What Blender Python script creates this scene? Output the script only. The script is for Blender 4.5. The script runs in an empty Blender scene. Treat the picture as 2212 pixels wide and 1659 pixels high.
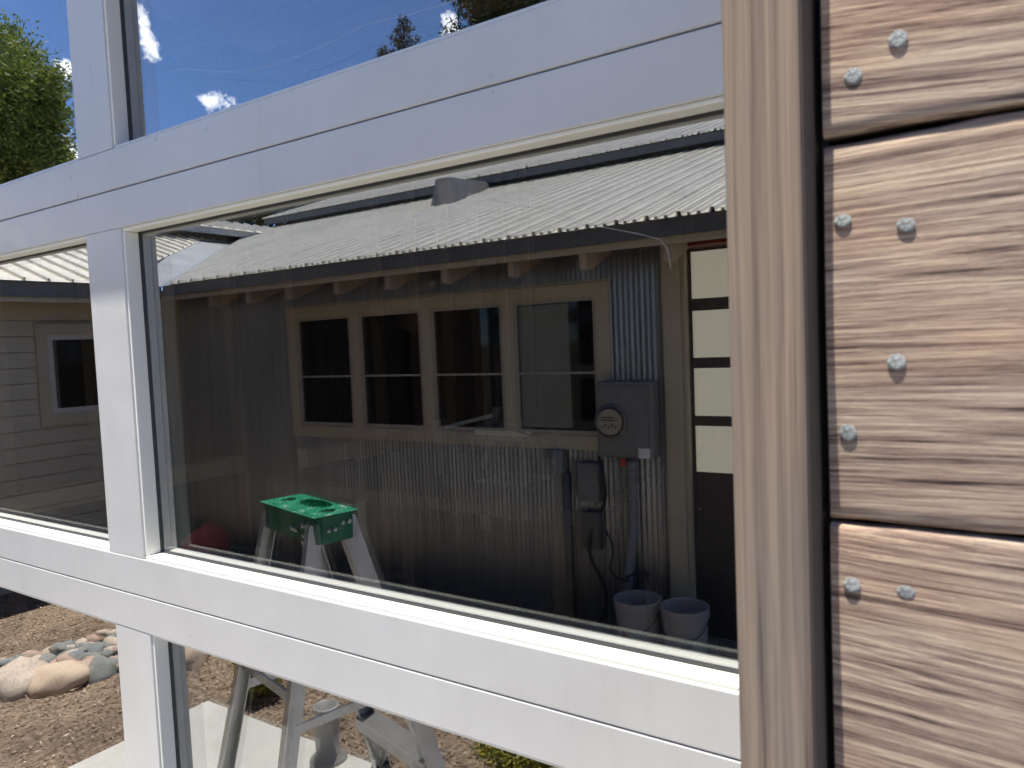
import bpy, math, random
import numpy as np
from mathutils import Vector, Matrix
random.seed(7); rng = np.random.default_rng(7)
R = math.radians
scn = bpy.context.scene
COL = scn.collection

# ------------------------------------------------------------ camera
EYE = 1.6627                      # lens height above the slab
F = 1600.0 / 2212.0               # focal length in picture widths
ax = np.array([0.83447, 0.54939, -0.04267])    # picture right in world X, Y, Z
ay = np.array([-0.00406, -0.07130, -0.99745])  # picture down
az = np.array([-0.55103, 0.83252, -0.05726])   # view direction
cam_d = bpy.data.cameras.new('camera'); cam = bpy.data.objects.new('camera', cam_d); COL.objects.link(cam)
m = Matrix(((ax[0], -ay[0], -az[0], 0), (ax[1], -ay[1], -az[1], 0), (ax[2], -ay[2], -az[2], EYE), (0, 0, 0, 1)))
q = m.to_quaternion(); cam.rotation_mode = 'QUATERNION'; cam.rotation_quaternion = q; cam.location = (0, 0, EYE)
cam_d.sensor_width = 36; cam_d.sensor_fit = 'HORIZONTAL'; cam_d.lens = 36 * F
cam_d.clip_start = 0.02; cam_d.clip_end = 2000
cam_d.dof.use_dof = True; cam_d.dof.focus_distance = 2.4; cam_d.dof.aperture_fstop = 15.0
scn.camera = cam
scn.view_settings.view_transform = 'Standard'; scn.view_settings.look = 'None'
scn.view_settings.exposure = 1.45; scn.view_settings.gamma = 1
try:
    scn.cycles.caustics_reflective = False; scn.cycles.caustics_refractive = False
    scn.cycles.max_bounces = 10; scn.cycles.transparent_max_bounces = 16; scn.cycles.glossy_bounces = 6
    scn.cycles.sample_clamp_indirect = 6; scn.cycles.use_denoising = True
    scn.cycles.blur_glossy = 0.0
except Exception as e: print(e)

# ------------------------------------------------------------ sun and sky
SUN = Vector((-0.070, -0.200, 0.9773)).normalized()
sd = bpy.data.lights.new('sun', 'SUN'); sd.energy = 3.9; sd.angle = R(0.4); sd.color = (1, 0.94, 0.84)
so = bpy.data.objects.new('sun', sd); COL.objects.link(so)
so.rotation_mode = 'QUATERNION'; so.rotation_quaternion = SUN.to_track_quat('Z', 'Y'); so.location = (0, -2, 12)
w = bpy.data.worlds.new('World'); scn.world = w; w.use_nodes = True
NT = w.node_tree; NT.nodes.clear()
def N(nt, t, **k):
    n = nt.nodes.new(t)
    for a, b in k.items(): setattr(n, a, b)
    return n
def L(nt, a, b): nt.links.new(a, b)
def mth(nt, op, a, b=None, c=None, clamp=False):
    n = N(nt, 'ShaderNodeMath', operation=op, use_clamp=clamp)
    for i, v in enumerate((a, b, c)):
        if v is None: continue
        if isinstance(v, (int, float)): n.inputs[i].default_value = v
        else: L(nt, v, n.inputs[i])
    return n.outputs[0]
sky = N(NT, 'ShaderNodeTexSky', sky_type='NISHITA', sun_disc=False)
sky.sun_elevation = math.asin(SUN.z); sky.sun_rotation = math.atan2(SUN.x, SUN.y)
sky.altitude = 2600; sky.air_density = 0.72; sky.dust_density = 0.05; sky.ozone_density = 2.0
# clouds: (direction, half width, half height, slant, seed)
CLOUDS = [((-0.795, -0.492, 0.358), .026, .008, 1.25, 0), ((-0.775, -0.561, 0.300), .017, .009, .2, 3), ((-0.556, -0.736, 0.380), .012, .018, .3, 5),
          ((-0.870, -0.438, 0.222), .030, .034, .2, 8), ((-0.848, -0.425, 0.318), .010, .007, .4, 11), ((-0.93, -0.33, 0.17), .10, .05, .1, 14),
          ((-0.62, -0.74, 0.19), .06, .03, .1, 17), ((0.5, -0.8, 0.3), .2, .08, .1, 20), ((-0.2, -0.9, 0.35), .12, .05, .1, 23), ((0.2, 0.9, 0.4), .3, .1, .1, 26)]
tc = N(NT, 'ShaderNodeTexCoord')
nz = N(NT, 'ShaderNodeTexNoise'); nz.inputs['Scale'].default_value = 34; nz.inputs['Detail'].default_value = 9; nz.inputs['Roughness'].default_value = .68
L(NT, tc.outputs['Generated'], nz.inputs['Vector'])
mask = None
for d, hw, hh, sl, s in CLOUDS:
    d = Vector(d).normalized(); hx = d.cross(Vector((0, 0, 1))).normalized(); hy = hx.cross(d).normalized()
    u = hx * math.cos(sl) + hy * math.sin(sl); v = -hx * math.sin(sl) + hy * math.cos(sl)
    def dot(vec, off):
        n = N(NT, 'ShaderNodeVectorMath', operation='DOT_PRODUCT'); L(NT, tc.outputs['Generated'], n.inputs[0]); n.inputs[1].default_value = vec
        return n.outputs['Value']
    a = mth(NT, 'DIVIDE', dot(u, 0), hw); b = mth(NT, 'DIVIDE', dot(v, 0), hh)
    r = mth(NT, 'SQRT', mth(NT, 'ADD', mth(NT, 'MULTIPLY', a, a), mth(NT, 'MULTIPLY', b, b)))
    fr = mth(NT, 'GREATER_THAN', dot(d, 0), 0.0)
    # 1 inside, 0 outside, edge broken by the noise
    e = mth(NT, 'SUBTRACT', mth(NT, 'ADD', 1.05, mth(NT, 'MULTIPLY', mth(NT, 'SUBTRACT', nz.outputs['Fac'], .5), 5.5)), r)
    e = mth(NT, 'MULTIPLY', mth(NT, 'MULTIPLY', e, .75, clamp=True), fr)
    mask = e if mask is None else mth(NT, 'MAXIMUM', mask, e)
cl = N(NT, 'ShaderNodeMixRGB'); L(NT, mask, cl.inputs[0])
cl.inputs[2].default_value = (15, 15.1, 15.3, 1)
tint = N(NT, 'ShaderNodeMixRGB', blend_type='MULTIPLY'); tint.inputs[0].default_value = 1; tint.inputs[2].default_value = (0.76, 0.86, 1.0, 1)
L(NT, sky.outputs[0], tint.inputs[1]); L(NT, tint.outputs[0], cl.inputs[1])
bg = N(NT, 'ShaderNodeBackground'); bg.inputs['Strength'].default_value = 0.125
wo = N(NT, 'ShaderNodeOutputWorld'); L(NT, cl.outputs[0], bg.inputs[0]); L(NT, bg.outputs[0], wo.inputs[0])

# ------------------------------------------------------------ helpers
D = 0.605                         # face of the glazed door
YG = D + 0.028                    # outer face of its glass
def VR(p):                        # a place seen in the glass -> where it stands in the courtyard
    return (p[0], 2 * YG - p[1], p[2])
class MB:
    def __init__(s): s.v = []; s.f = []
    def face(s, pts):
        i = len(s.v); s.v += [tuple(p) for p in pts]; s.f.append(list(range(i, i + len(pts))))
    def box(s, x0, x1, y0, y1, z0, z1):
        if x0 > x1: x0, x1 = x1, x0
        if y0 > y1: y0, y1 = y1, y0
        if z0 > z1: z0, z1 = z1, z0
        i = len(s.v)
        s.v += [(x0, y0, z0), (x1, y0, z0), (x1, y1, z0), (x0, y1, z0), (x0, y0, z1), (x1, y0, z1), (x1, y1, z1), (x0, y1, z1)]
        s.f += [[i + a for a in f] for f in ((3, 2, 1, 0), (4, 5, 6, 7), (0, 1, 5, 4), (1, 2, 6, 5), (2, 3, 7, 6), (3, 0, 4, 7))]
    def bar(s, a, b, w, h, up=(0, 0, 1)):
        a = Vector(a); b = Vector(b); d = (b - a).normalized(); up = Vector(up)
        x = d.cross(up)
        x = x.normalized() if x.length > 1e-4 else d.cross(Vector((1, 0, 0))).normalized()
        y = x.cross(d).normalized(); i = len(s.v)
        for p in (a, b):
            for sx, sy in ((-1, -1), (1, -1), (1, 1), (-1, 1)): s.v.append(tuple(p + x * sx * w / 2 + y * sy * h / 2))
        s.f += [[i + k for k in f] for f in ((0, 1, 2, 3), (7, 6, 5, 4), (0, 4, 5, 1), (1, 5, 6, 2), (2, 6, 7, 3), (3, 7, 4, 0))]
    def tube(s, pts, rad, n=10, caps=True):
        pts = [Vector(p) for p in pts]; rads = rad if isinstance(rad, (list, tuple)) else [rad] * len(pts); rings = []
        ref = None
        for k, p in enumerate(pts):
            d = (pts[min(k + 1, len(pts) - 1)] - pts[max(k - 1, 0)]).normalized()
            if ref is None: ref = Vector((0, 0, 1)) if abs(d.z) < .9 else Vector((1, 0, 0))
            x = d.cross(ref).normalized(); y = x.cross(d).normalized(); ref = y
            i = len(s.v); rings.append(i)
            for a in range(n):
                t = 2 * math.pi * a / n; s.v.append(tuple(p + (x * math.cos(t) + y * math.sin(t)) * rads[k]))
        for r0, r1 in zip(rings, rings[1:]):
            for a in range(n): s.f.append([r0 + a, r0 + (a + 1) % n, r1 + (a + 1) % n, r1 + a])
        if caps: s.f.append([rings[0] + a for a in range(n)][::-1]); s.f.append([rings[-1] + a for a in range(n)])
    def lathe(s, c, prof, n=32):
        rings = []
        for r, z in prof:
            i = len(s.v); rings.append(i)
            for a in range(n):
                t = 2 * math.pi * a / n; s.v.append((c[0] + r * math.cos(t), c[1] + r * math.sin(t), c[2] + z))
        for r0, r1 in zip(rings, rings[1:]):
            for a in range(n): s.f.append([r0 + a, r0 + (a + 1) % n, r1 + (a + 1) % n, r1 + a])
    def extr(s, prof, mapf, t0, t1):
        """prof: list of 2D points (open polyline) swept from t0 to t1 through mapf(a, b, t)"""
        i = len(s.v); n = len(prof)
        for t in (t0, t1):
            for a, b in prof: s.v.append(tuple(mapf(a, b, t)))
        for k in range(n - 1): s.f.append([i + k, i + k + 1, i + n + k + 1, i + n + k])
    def build(s, name, mat, parent=None, smooth=False, bevel=0, mirror=False, solid=0):
        me = bpy.data.meshes.new(name)
        v = [VR(p) for p in s.v] if mirror else s.v
        me.from_pydata(v, [], [f[::-1] for f in s.f] if mirror else s.f); me.update()
        if smooth:
            for p in me.polygons: p.use_smooth = True
        o = bpy.data.objects.new(name, me); COL.objects.link(o); me.materials.append(mat)
        if solid:
            md = o.modifiers.new('solid', 'SOLIDIFY'); md.thickness = solid; md.offset = 0
        if bevel:
            b = o.modifiers.new('bevel', 'BEVEL'); b.width = bevel; b.segments = 2; b.limit_method = 'ANGLE'; b.angle_limit = R(40)
        if parent is not None: o.parent = parent
        return o
def tag(o, label=None, cat=None, group=None, kind=None):
    if label: o['label'] = label
    if cat: o['category'] = cat
    if group: o['group'] = group
    if kind: o['kind'] = kind
    return o
def empty(name, label=None, cat=None, group=None, kind=None):
    o = bpy.data.objects.new(name, None); COL.objects.link(o); o.empty_display_size = .1
    return tag(o, label, cat, group, kind)
def box1(name, mat, parent, *b, mirror=False, bevel=0):
    mb = MB(); mb.box(*b); return mb.build(name, mat, parent, mirror=mirror, bevel=bevel)

# ------------------------------------------------------------ materials
def base(name):
    mt = bpy.data.materials.new(name); mt.use_nodes = True; nt = mt.node_tree
    b = nt.nodes.get('Principled BSDF'); return mt, nt, b
def ramp(nt, fac, stops, interp='LINEAR'):
    r = N(nt, 'ShaderNodeValToRGB'); r.color_ramp.interpolation = interp
    e = r.color_ramp.elements
    while len(e) > 1: e.remove(e[-1])
    e[0].position = stops[0][0]; e[0].color = (*stops[0][1], 1)
    for p, c in stops[1:]:
        x = e.new(p); x.color = (*c, 1)
    L(nt, fac, r.inputs[0]); return r.outputs[0]
def noise(nt, scale=(1, 1, 1), sc=1, detail=4, rough=.55, dist=0, off=(0, 0, 0), coord='Object'):
    t = N(nt, 'ShaderNodeTexCoord'); mp = N(nt, 'ShaderNodeMapping'); mp.inputs['Scale'].default_value = scale; mp.inputs['Location'].default_value = off
    n = N(nt, 'ShaderNodeTexNoise'); n.inputs['Scale'].default_value = sc; n.inputs['Detail'].default_value = detail
    n.inputs['Roughness'].default_value = rough; n.inputs['Distortion'].default_value = dist
    L(nt, t.outputs[coord], mp.inputs[0]); L(nt, mp.outputs[0], n.inputs['Vector']); return n.outputs['Fac']
def bump(nt, b, h, strength, dist, prev=None):
    n = N(nt, 'ShaderNodeBump'); n.inputs['Strength'].default_value = strength; n.inputs['Distance'].default_value = dist
    L(nt, h, n.inputs['Height'])
    if prev is not None: L(nt, prev, n.inputs['Normal'])
    L(nt, n.outputs[0], b.inputs['Normal']); return n.outputs[0]
def plain(name, c, rough=.6, metal=0, var=.12, sc=6, bmp=0, bsc=40, spec=.5, lo=None):
    mt, nt, b = base(name)
    f = noise(nt, sc=sc, detail=6)
    lo = lo or tuple(x * (1 - var) for x in c); hi = tuple(min(1, x * (1 + var)) for x in c)
    L(nt, ramp(nt, f, [(.3, lo), (.7, hi)]), b.inputs['Base Color'])
    b.inputs['Roughness'].default_value = rough; b.inputs['Metallic'].default_value = metal
    b.inputs['Specular IOR Level'].default_value = spec
    if bmp: bump(nt, b, noise(nt, sc=bsc, detail=5), bmp, .004)
    return mt
def wood(name, cols, axis='X', fine=160, rough=.8, bmp=.6, dist=.003, dstr=1.0, blotch=.35, along=4.0, a2=None, f2=None, w2=.28):
    """weathered timber, grain running along one axis"""
    mt, nt, b = base(name)
    def s3(a, c): return {'X': (a, c, c), 'Y': (c, a, c), 'Z': (c, c, a)}[axis]
    bend = noise(nt, scale=s3(2.2, 7), sc=1, detail=2)
    t = N(nt, 'ShaderNodeTexCoord'); mp = N(nt, 'ShaderNodeMapping'); mp.inputs['Scale'].default_value = s3(along, fine)
    add = N(nt, 'ShaderNodeVectorMath', operation='ADD'); cm = N(nt, 'ShaderNodeCombineXYZ')
    k = mth(nt, 'MULTIPLY', mth(nt, 'SUBTRACT', bend, .5), dstr * 7)
    for i in range(3): L(nt, k, cm.inputs[i])
    L(nt, t.outputs['Object'], mp.inputs[0]); L(nt, mp.outputs[0], add.inputs[0]); L(nt, cm.outputs[0], add.inputs[1])
    n = N(nt, 'ShaderNodeTexNoise'); n.inputs['Scale'].default_value = 1; n.inputs['Detail'].default_value = 7; n.inputs['Roughness'].default_value = .62
    L(nt, add.outputs[0], n.inputs['Vector'])
    n2 = noise(nt, scale=s3(a2 or along * 1.6, f2 or fine * 2.4), sc=1, detail=6, rough=.75)
    mixf = mth(nt, 'ADD', mth(nt, 'MULTIPLY', n.outputs['Fac'], 1 - w2), mth(nt, 'MULTIPLY', n2, w2))
    c = ramp(nt, mixf, [(.37, cols[0]), (.425, cols[1]), (.50, cols[2]), (.60, cols[3]), (.75, cols[2])])
    bl = noise(nt, scale=s3(5, 16), sc=1, detail=3, off=(3, 3, 3))
    mx = N(nt, 'ShaderNodeMixRGB', blend_type='MIX'); L(nt, mth(nt, 'MULTIPLY', mth(nt, 'SUBTRACT', bl, .45, clamp=True), blotch * 6, clamp=True), mx.inputs[0])
    L(nt, c, mx.inputs[1]); mm = N(nt, 'ShaderNodeMixRGB', blend_type='MULTIPLY'); mm.inputs[0].default_value = 1; mm.inputs[2].default_value = (*cols[4], 1)
    L(nt, c, mm.inputs[1]); L(nt, mm.outputs[0], mx.inputs[2]); L(nt, mx.outputs[0], b.inputs['Base Color'])
    b.inputs['Roughness'].default_value = rough; b.inputs['Specular IOR Level'].default_value = .25
    bump(nt, b, mixf, bmp, dist); return mt
M = {}
M['barn'] = wood('weathered_board', [(.030, .020, .018), (.20, .140, .115), (.37, .28, .22), (.62, .50, .37), (1.06, .80, .66)], 'X', fine=330, bmp=1, dist=.0030, dstr=1.0, along=6, a2=30, f2=1300, w2=.40)
M['trimwood'] = wood('stained_trim', [(.10, .075, .06), (.165, .125, .098), (.235, .178, .133), (.31, .235, .168), (.68, .82, 1.0)], 'Z', fine=160, bmp=.3, dist=.0012, dstr=.22, blotch=.5, along=1.5)
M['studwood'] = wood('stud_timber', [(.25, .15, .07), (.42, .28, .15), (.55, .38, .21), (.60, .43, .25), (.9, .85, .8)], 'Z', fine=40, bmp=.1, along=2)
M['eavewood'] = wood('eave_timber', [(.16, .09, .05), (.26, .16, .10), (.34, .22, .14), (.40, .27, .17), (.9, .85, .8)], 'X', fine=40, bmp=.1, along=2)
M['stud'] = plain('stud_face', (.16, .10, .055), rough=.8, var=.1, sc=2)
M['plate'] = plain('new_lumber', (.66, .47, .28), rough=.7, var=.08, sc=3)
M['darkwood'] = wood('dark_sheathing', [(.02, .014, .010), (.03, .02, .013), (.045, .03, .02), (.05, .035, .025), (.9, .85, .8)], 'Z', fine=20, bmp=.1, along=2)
M['shadeedge'] = plain('painted_shade_edge', (.055, .045, .038), rough=.8, var=.15)  # shade on the trim's right side, put in as a dark colour
M['frame'] = None
mt, nt, b = base('satin_aluminium')
f = noise(nt, scale=(1, 1, 1), sc=5, detail=5); f2 = noise(nt, scale=(3, 30, 3), sc=6, detail=4)
mf = mth(nt, 'ADD', mth(nt, 'MULTIPLY', f, .7), mth(nt, 'MULTIPLY', f2, .3))
L(nt, ramp(nt, mf, [(.3, (.55, .55, .535)), (.7, (.62, .62, .605))]), b.inputs['Base Color'])
L(nt, ramp(nt, f2, [(.3, (.27,) * 3), (.7, (.42,) * 3)]), b.inputs['Roughness'])
st = noise(nt, scale=(22, 22, 2.2), sc=2.2, detail=6, rough=.7); spk = noise(nt, sc=240, detail=2)
dm = N(nt, 'ShaderNodeMixRGB', blend_type='MULTIPLY'); dm.inputs[0].default_value = 1
L(nt, b.inputs['Base Color'].links[0].from_socket, dm.inputs[1])
L(nt, ramp(nt, mth(nt, 'ADD', mth(nt, 'MULTIPLY', st, .8), mth(nt, 'MULTIPLY', spk, .2)), [(.30, (.965, .96, .95)), (.44, (1, 1, 1)), (.60, (1.012, 1.012, 1.012))]), dm.inputs[2])
L(nt, dm.outputs[0], b.inputs['Base Color'])
b.inputs['Metallic'].default_value = .1; M['frame'] = mt
M['bead'] = plain('glazing_bead', (.76, .76, .70), rough=.4, var=.03)
M['gasket'] = plain('gasket', (.03, .032, .035), rough=.5)
M['spacer'] = plain('spacer_bar', (.30, .31, .32), rough=.35, metal=.6)
def glass(name, ior, tint=(.93, .96, .95)):
    mt = bpy.data.materials.new(name); mt.use_nodes = True; nt = mt.node_tree; nt.nodes.clear()
    fr = N(nt, 'ShaderNodeFresnel'); fr.inputs['IOR'].default_value = ior
    # Fresnel of the front side whichever side one looks from
    g = N(nt, 'ShaderNodeNewGeometry'); lw = N(nt, 'ShaderNodeVectorMath', operation='DOT_PRODUCT')
    L(nt, g.outputs['Incoming'], lw.inputs[0]); L(nt, g.outputs['Normal'], lw.inputs[1])
    c = mth(nt, 'ABSOLUTE', lw.outputs['Value'])
    r0 = ((ior - 1) / (ior + 1)) ** 2
    k = mth(nt, 'POWER', mth(nt, 'SUBTRACT', 1, c, clamp=True), 3.6)
    fac = mth(nt, 'ADD', r0, mth(nt, 'MULTIPLY', k, 1 - r0), clamp=True)
    nt.nodes.remove(fr)
    gl = N(nt, 'ShaderNodeBsdfGlossy'); gl.inputs['Roughness'].default_value = 0; gl.inputs['Color'].default_value = (.98, .99, 1, 1)
    tr = N(nt, 'ShaderNodeBsdfTransparent'); tr.inputs['Color'].default_value = (*tint, 1)
    mx = N(nt, 'ShaderNodeMixShader'); L(nt, fac, mx.inputs[0]); L(nt, tr.outputs[0], mx.inputs[1]); L(nt, gl.outputs[0], mx.inputs[2])
    # the faint roller-wave of tempered glass
    nz = noise(nt, scale=(1.1, 1, .8), sc=2.2, detail=1)
    bp = N(nt, 'ShaderNodeBump'); bp.inputs['Strength'].default_value = 1; bp.inputs['Distance'].default_value = .00022 if ior > 1.9 else .00028
    L(nt, nz, bp.inputs['Height']); L(nt, bp.outputs[0], gl.inputs['Normal'])
    if ior > 2:
        t = N(nt, 'ShaderNodeTexCoord'); vo = N(nt, 'ShaderNodeTexVoronoi'); vo.inputs['Scale'].default_value = 85; L(nt, t.outputs['Object'], vo.inputs['Vector'])
        sc_ = N(nt, 'ShaderNodeSeparateColor'); L(nt, vo.outputs['Color'], sc_.inputs[0])
        sp_ = mth(nt, 'MULTIPLY', mth(nt, 'LESS_THAN', vo.outputs['Distance'], .07), mth(nt, 'GREATER_THAN', sc_.outputs[0], .93))
        df = N(nt, 'ShaderNodeBsdfDiffuse'); df.inputs[0].default_value = (.5, .5, .48, 1); m2 = N(nt, 'ShaderNodeMixShader')
        L(nt, mth(nt, 'MULTIPLY', sp_, .18), m2.inputs[0]); L(nt, mx.outputs[0], m2.inputs[1]); L(nt, df.outputs[0], m2.inputs[2]); mx = m2
    o = N(nt, 'ShaderNodeOutputMaterial'); L(nt, mx.outputs[0], o.inputs[0]); return mt
M['glass'] = glass('coated_glass', 3.1, (.93, .95, .93))
M['clear'] = glass('clear_cover', 1.2, (.95, .96, .95))
M['glass2'] = glass('inner_glass', 1.9, (.94, .96, .94))
mt, nt, b = base('galvanised_siding')
f = noise(nt, scale=(14, 14, .6), sc=1.2, detail=4)
L(nt, ramp(nt, f, [(.3, (.20, .21, .225)), (.7, (.33, .335, .34))]), b.inputs['Base Color']); b.inputs['Metallic'].default_value = .75; b.inputs['Roughness'].default_value = .30
M['corr'] = mt
mt, nt, b = base('galvalume_roof')
f = noise(nt, scale=(3, 3, 3), sc=4, detail=7, rough=.7); f2 = noise(nt, scale=(6, .4, 1), sc=3, detail=3)
mf = mth(nt, 'ADD', mth(nt, 'MULTIPLY', f, .5), mth(nt, 'MULTIPLY', f2, .5))
L(nt, ramp(nt, mf, [(.3, (.62, .585, .49)), (.5, (.80, .76, .65)), (.7, (.90, .87, .76))]), b.inputs['Base Color'])
b.inputs['Metallic'].default_value = .18; L(nt, ramp(nt, f, [(.3, (.28,) * 3), (.7, (.40,) * 3)]), b.inputs['Roughness']); M['roof'] = mt
M['flash'] = plain('valley_flashing', (.40, .42, .43), rough=.42, metal=.5, var=.15, sc=4)
M['fascia'] = plain('grey_metal_fascia', (.125, .12, .115), rough=.5, metal=.1, var=.1)
M['tan'] = plain('tan_trim', (.46, .41, .30), rough=.6, var=.06)
M['lap'] = plain('lap_siding', (.47, .425, .32), rough=.65, var=.05, bmp=.1)
M['paledoor'] = plain('pale_door_behind_glass', (.17, .18, .15), rough=.35, var=.1)
M['tail'] = plain('painted_rafter', (.42, .34, .27), rough=.7, var=.1)
M['winframe'] = plain('window_sash', (.36, .33, .27), rough=.5, var=.05)
M['vinyl'] = plain('vinyl_frame', (.55, .53, .47), rough=.5, var=.04)
mt, nt, b = base('dark_pane'); b.inputs['Specular IOR Level'].default_value = .35; b.inputs['Base Color'].default_value = (.008, .008, .01, 1); b.inputs['Roughness'].default_value = .04; M['pane'] = mt
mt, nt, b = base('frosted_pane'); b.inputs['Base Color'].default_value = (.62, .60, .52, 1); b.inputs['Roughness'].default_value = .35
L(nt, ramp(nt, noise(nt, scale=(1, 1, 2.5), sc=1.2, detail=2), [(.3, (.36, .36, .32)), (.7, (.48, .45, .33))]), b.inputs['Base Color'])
b.inputs['Emission Color'].default_value = (.95, .89, .70, 1); b.inputs['Emission Strength'].default_value = .26; M['frost'] = mt  # the glow stands in for daylight coming through the frosted panes
M['darkframe'] = plain('dark_door_frame', (.05, .042, .04), rough=.5)
M['red'] = plain('red_beam', (.16, .015, .012), rough=.5)
M['meterbox'] = plain('grey_enamel', (.17, .175, .175), rough=.45, var=.05)
M['conduit'] = plain('grey_pvc', (.22, .235, .25), rough=.5, var=.06)
M['meterface'] = plain('meter_face', (.34, .30, .24), rough=.4)
M['clear'] = None
M['black'] = plain('black_plastic', (.015, .015, .017), rough=.45)
M['redtag'] = plain('red_tag', (.55, .03, .02), rough=.5)
M['label'] = plain('paper_label', (.7, .7, .7), rough=.6)
M['alu'] = plain('ladder_aluminium', (.50, .50, .50), rough=.35, metal=.55, var=.15, sc=12)
mt, nt, b = base('green_plastic')
gx = noise(nt, sc=26, detail=5, rough=.7)
L(nt, ramp(nt, gx, [(.40, (.008, .17, .08)), (.54, (.014, .27, .13)), (.60, (.08, .33, .20)), (.66, (.42, .48, .42))]), b.inputs['Base Color']); b.inputs['Roughness'].default_value = .4
M['green'] = mt
M['greenp'] = plain('green_side', (.008, .15, .08), rough=.4, var=.15, sc=20)
M['greypipe'] = plain('galvanised_pipe', (.34, .34, .34), rough=.5, metal=.3, var=.2, sc=10)
M['pail'] = plain('white_pail_plastic', (.40, .39, .38), rough=.5, var=.1)
M['pailprint'] = plain('dark_print', (.04, .05, .10), rough=.5)
M['pailred'] = plain('red_print', (.25, .03, .035), rough=.5)
mt, nt, b = base('concrete')
f = noise(nt, sc=3, detail=8, rough=.65); f2 = noise(nt, sc=60, detail=4)
mf = mth(nt, 'ADD', mth(nt, 'MULTIPLY', f, .7), mth(nt, 'MULTIPLY', f2, .3))
L(nt, ramp(nt, mf, [(.30, (.33, .315, .28)), (.45, (.44, .435, .42)), (.62, (.52, .52, .50))]), b.inputs['Base Color']); b.inputs['Roughness'].default_value = .85
bump(nt, b, f2, .4, .003); M['concrete'] = mt
mt, nt, b = base('bark_mulch_ground')
f = noise(nt, sc=38, detail=8, rough=.75); g = noise(nt, sc=2.2, detail=5)
c = ramp(nt, f, [(.32, (.06, .045, .034)), (.45, (.20, .15, .11)), (.56, (.37, .29, .215)), (.68, (.54, .45, .35))])
mx = N(nt, 'ShaderNodeMixRGB', blend_type='MULTIPLY'); mx.inputs[0].default_value = .8; L(nt, c, mx.inputs[1]); L(nt, ramp(nt, g, [(.35, (.55, .5, .5)), (.65, (1.1, 1.05, 1))]), mx.inputs[2])
L(nt, mx.outputs[0], b.inputs['Base Color']); b.inputs['Roughness'].default_value = .95; bump(nt, b, f, 1, .02); M['mulch'] = mt
def island(name, stops, rough=.8, sc=None):
    mt, nt, b = base(name); g = N(nt, 'ShaderNodeNewGeometry')
    L(nt, ramp(nt, g.outputs['Random Per Island'], stops), b.inputs['Base Color']); b.inputs['Roughness'].default_value = rough
    return mt, nt, b
M['chips'] = island('wood_chips', [(0, (.10, .07, .05)), (.4, (.26, .185, .13)), (.75, (.42, .32, .23)), (1, (.62, .51, .39))])[0]
def leafmat(name, a, b_, c):
    mt, nt, b = island(name, [(0, a), (.5, b_), (1, c)], rough=.55)
    b.inputs['Specular IOR Level'].default_value = .3
    tr = N(nt, 'ShaderNodeBsdfTranslucent'); L(nt, b.inputs['Base Color'].links[0].from_socket, tr.inputs[0])
    mx = N(nt, 'ShaderNodeMixShader'); mx.inputs[0].default_value = .35; o = nt.nodes['Material Output']
    L(nt, b.outputs[0], mx.inputs[1]); L(nt, tr.outputs[0], mx.inputs[2]); L(nt, mx.outputs[0], o.inputs[0]); return mt
M['leafA'] = leafmat('willow_leaf', (.06, .10, .02), (.15, .21, .04), (.30, .34, .08))
M['leafB'] = leafmat('pine_needles', (.03, .03, .012), (.06, .055, .022), (.10, .085, .035))
M['leafC'] = leafmat('dark_leaf', (.03, .045, .02), (.06, .08, .03), (.10, .11, .04))
M['leafD'] = leafmat('yellow_shrub_leaf', (.07, .10, .02), (.24, .24, .04), (.50, .42, .06))
M['bark'] = plain('bark', (.09, .065, .045), rough=.9, var=.3, sc=12, bmp=.5)
def stone(name, c, c2):
    mt, nt, b = base(name); f = noise(nt, sc=9, detail=8, rough=.7); f2 = noise(nt, sc=70, detail=3)
    L(nt, ramp(nt, f, [(.32, c2), (.6, c)]), b.inputs['Base Color']); b.inputs['Roughness'].default_value = .85
    bump(nt, b, f2, .35, .004); return mt
M['st1'] = stone('pale_granite', (.60, .52, .44), (.34, .27, .23)); M['st2'] = stone('tan_stone', (.60, .48, .37), (.44, .34, .26))
M['st3'] = stone('grey_stone', (.26, .27, .26), (.15, .16, .155)); M['st4'] = stone('pink_stone', (.48, .35, .29), (.33, .24, .20)); M['st5'] = stone('blue_grey_stone', (.22, .245, .265), (.14, .155, .17))
M['redcloth'] = plain('red_cloth', (.55, .03, .04), rough=.6)
M['white'] = plain('white_plastic', (.7, .7, .68), rough=.4)
M['screw'] = plain('screw_head', (.12, .12, .12), rough=.5, metal=.3)
M['nail'] = plain('galvanised_nail', (.29, .31, .31), rough=.6, metal=.1, var=.35, sc=500, bmp=.8, bsc=700)
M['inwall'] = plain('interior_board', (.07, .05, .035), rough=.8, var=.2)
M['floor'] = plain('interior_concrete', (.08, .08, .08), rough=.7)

# ------------------------------------------------------------ ground
mb = MB(); mb.box(-400, 400, -400, 400, -.6, -.030); tag(mb.build('ground', M['mulch']), kind='structure')
mb = MB(); mb.box(-3.20, 6, -(2.06 - 2 * YG), D - .02, -.028, 0); tag(mb.build('concrete_slab', M['concrete'], bevel=.006), kind='structure')

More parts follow.
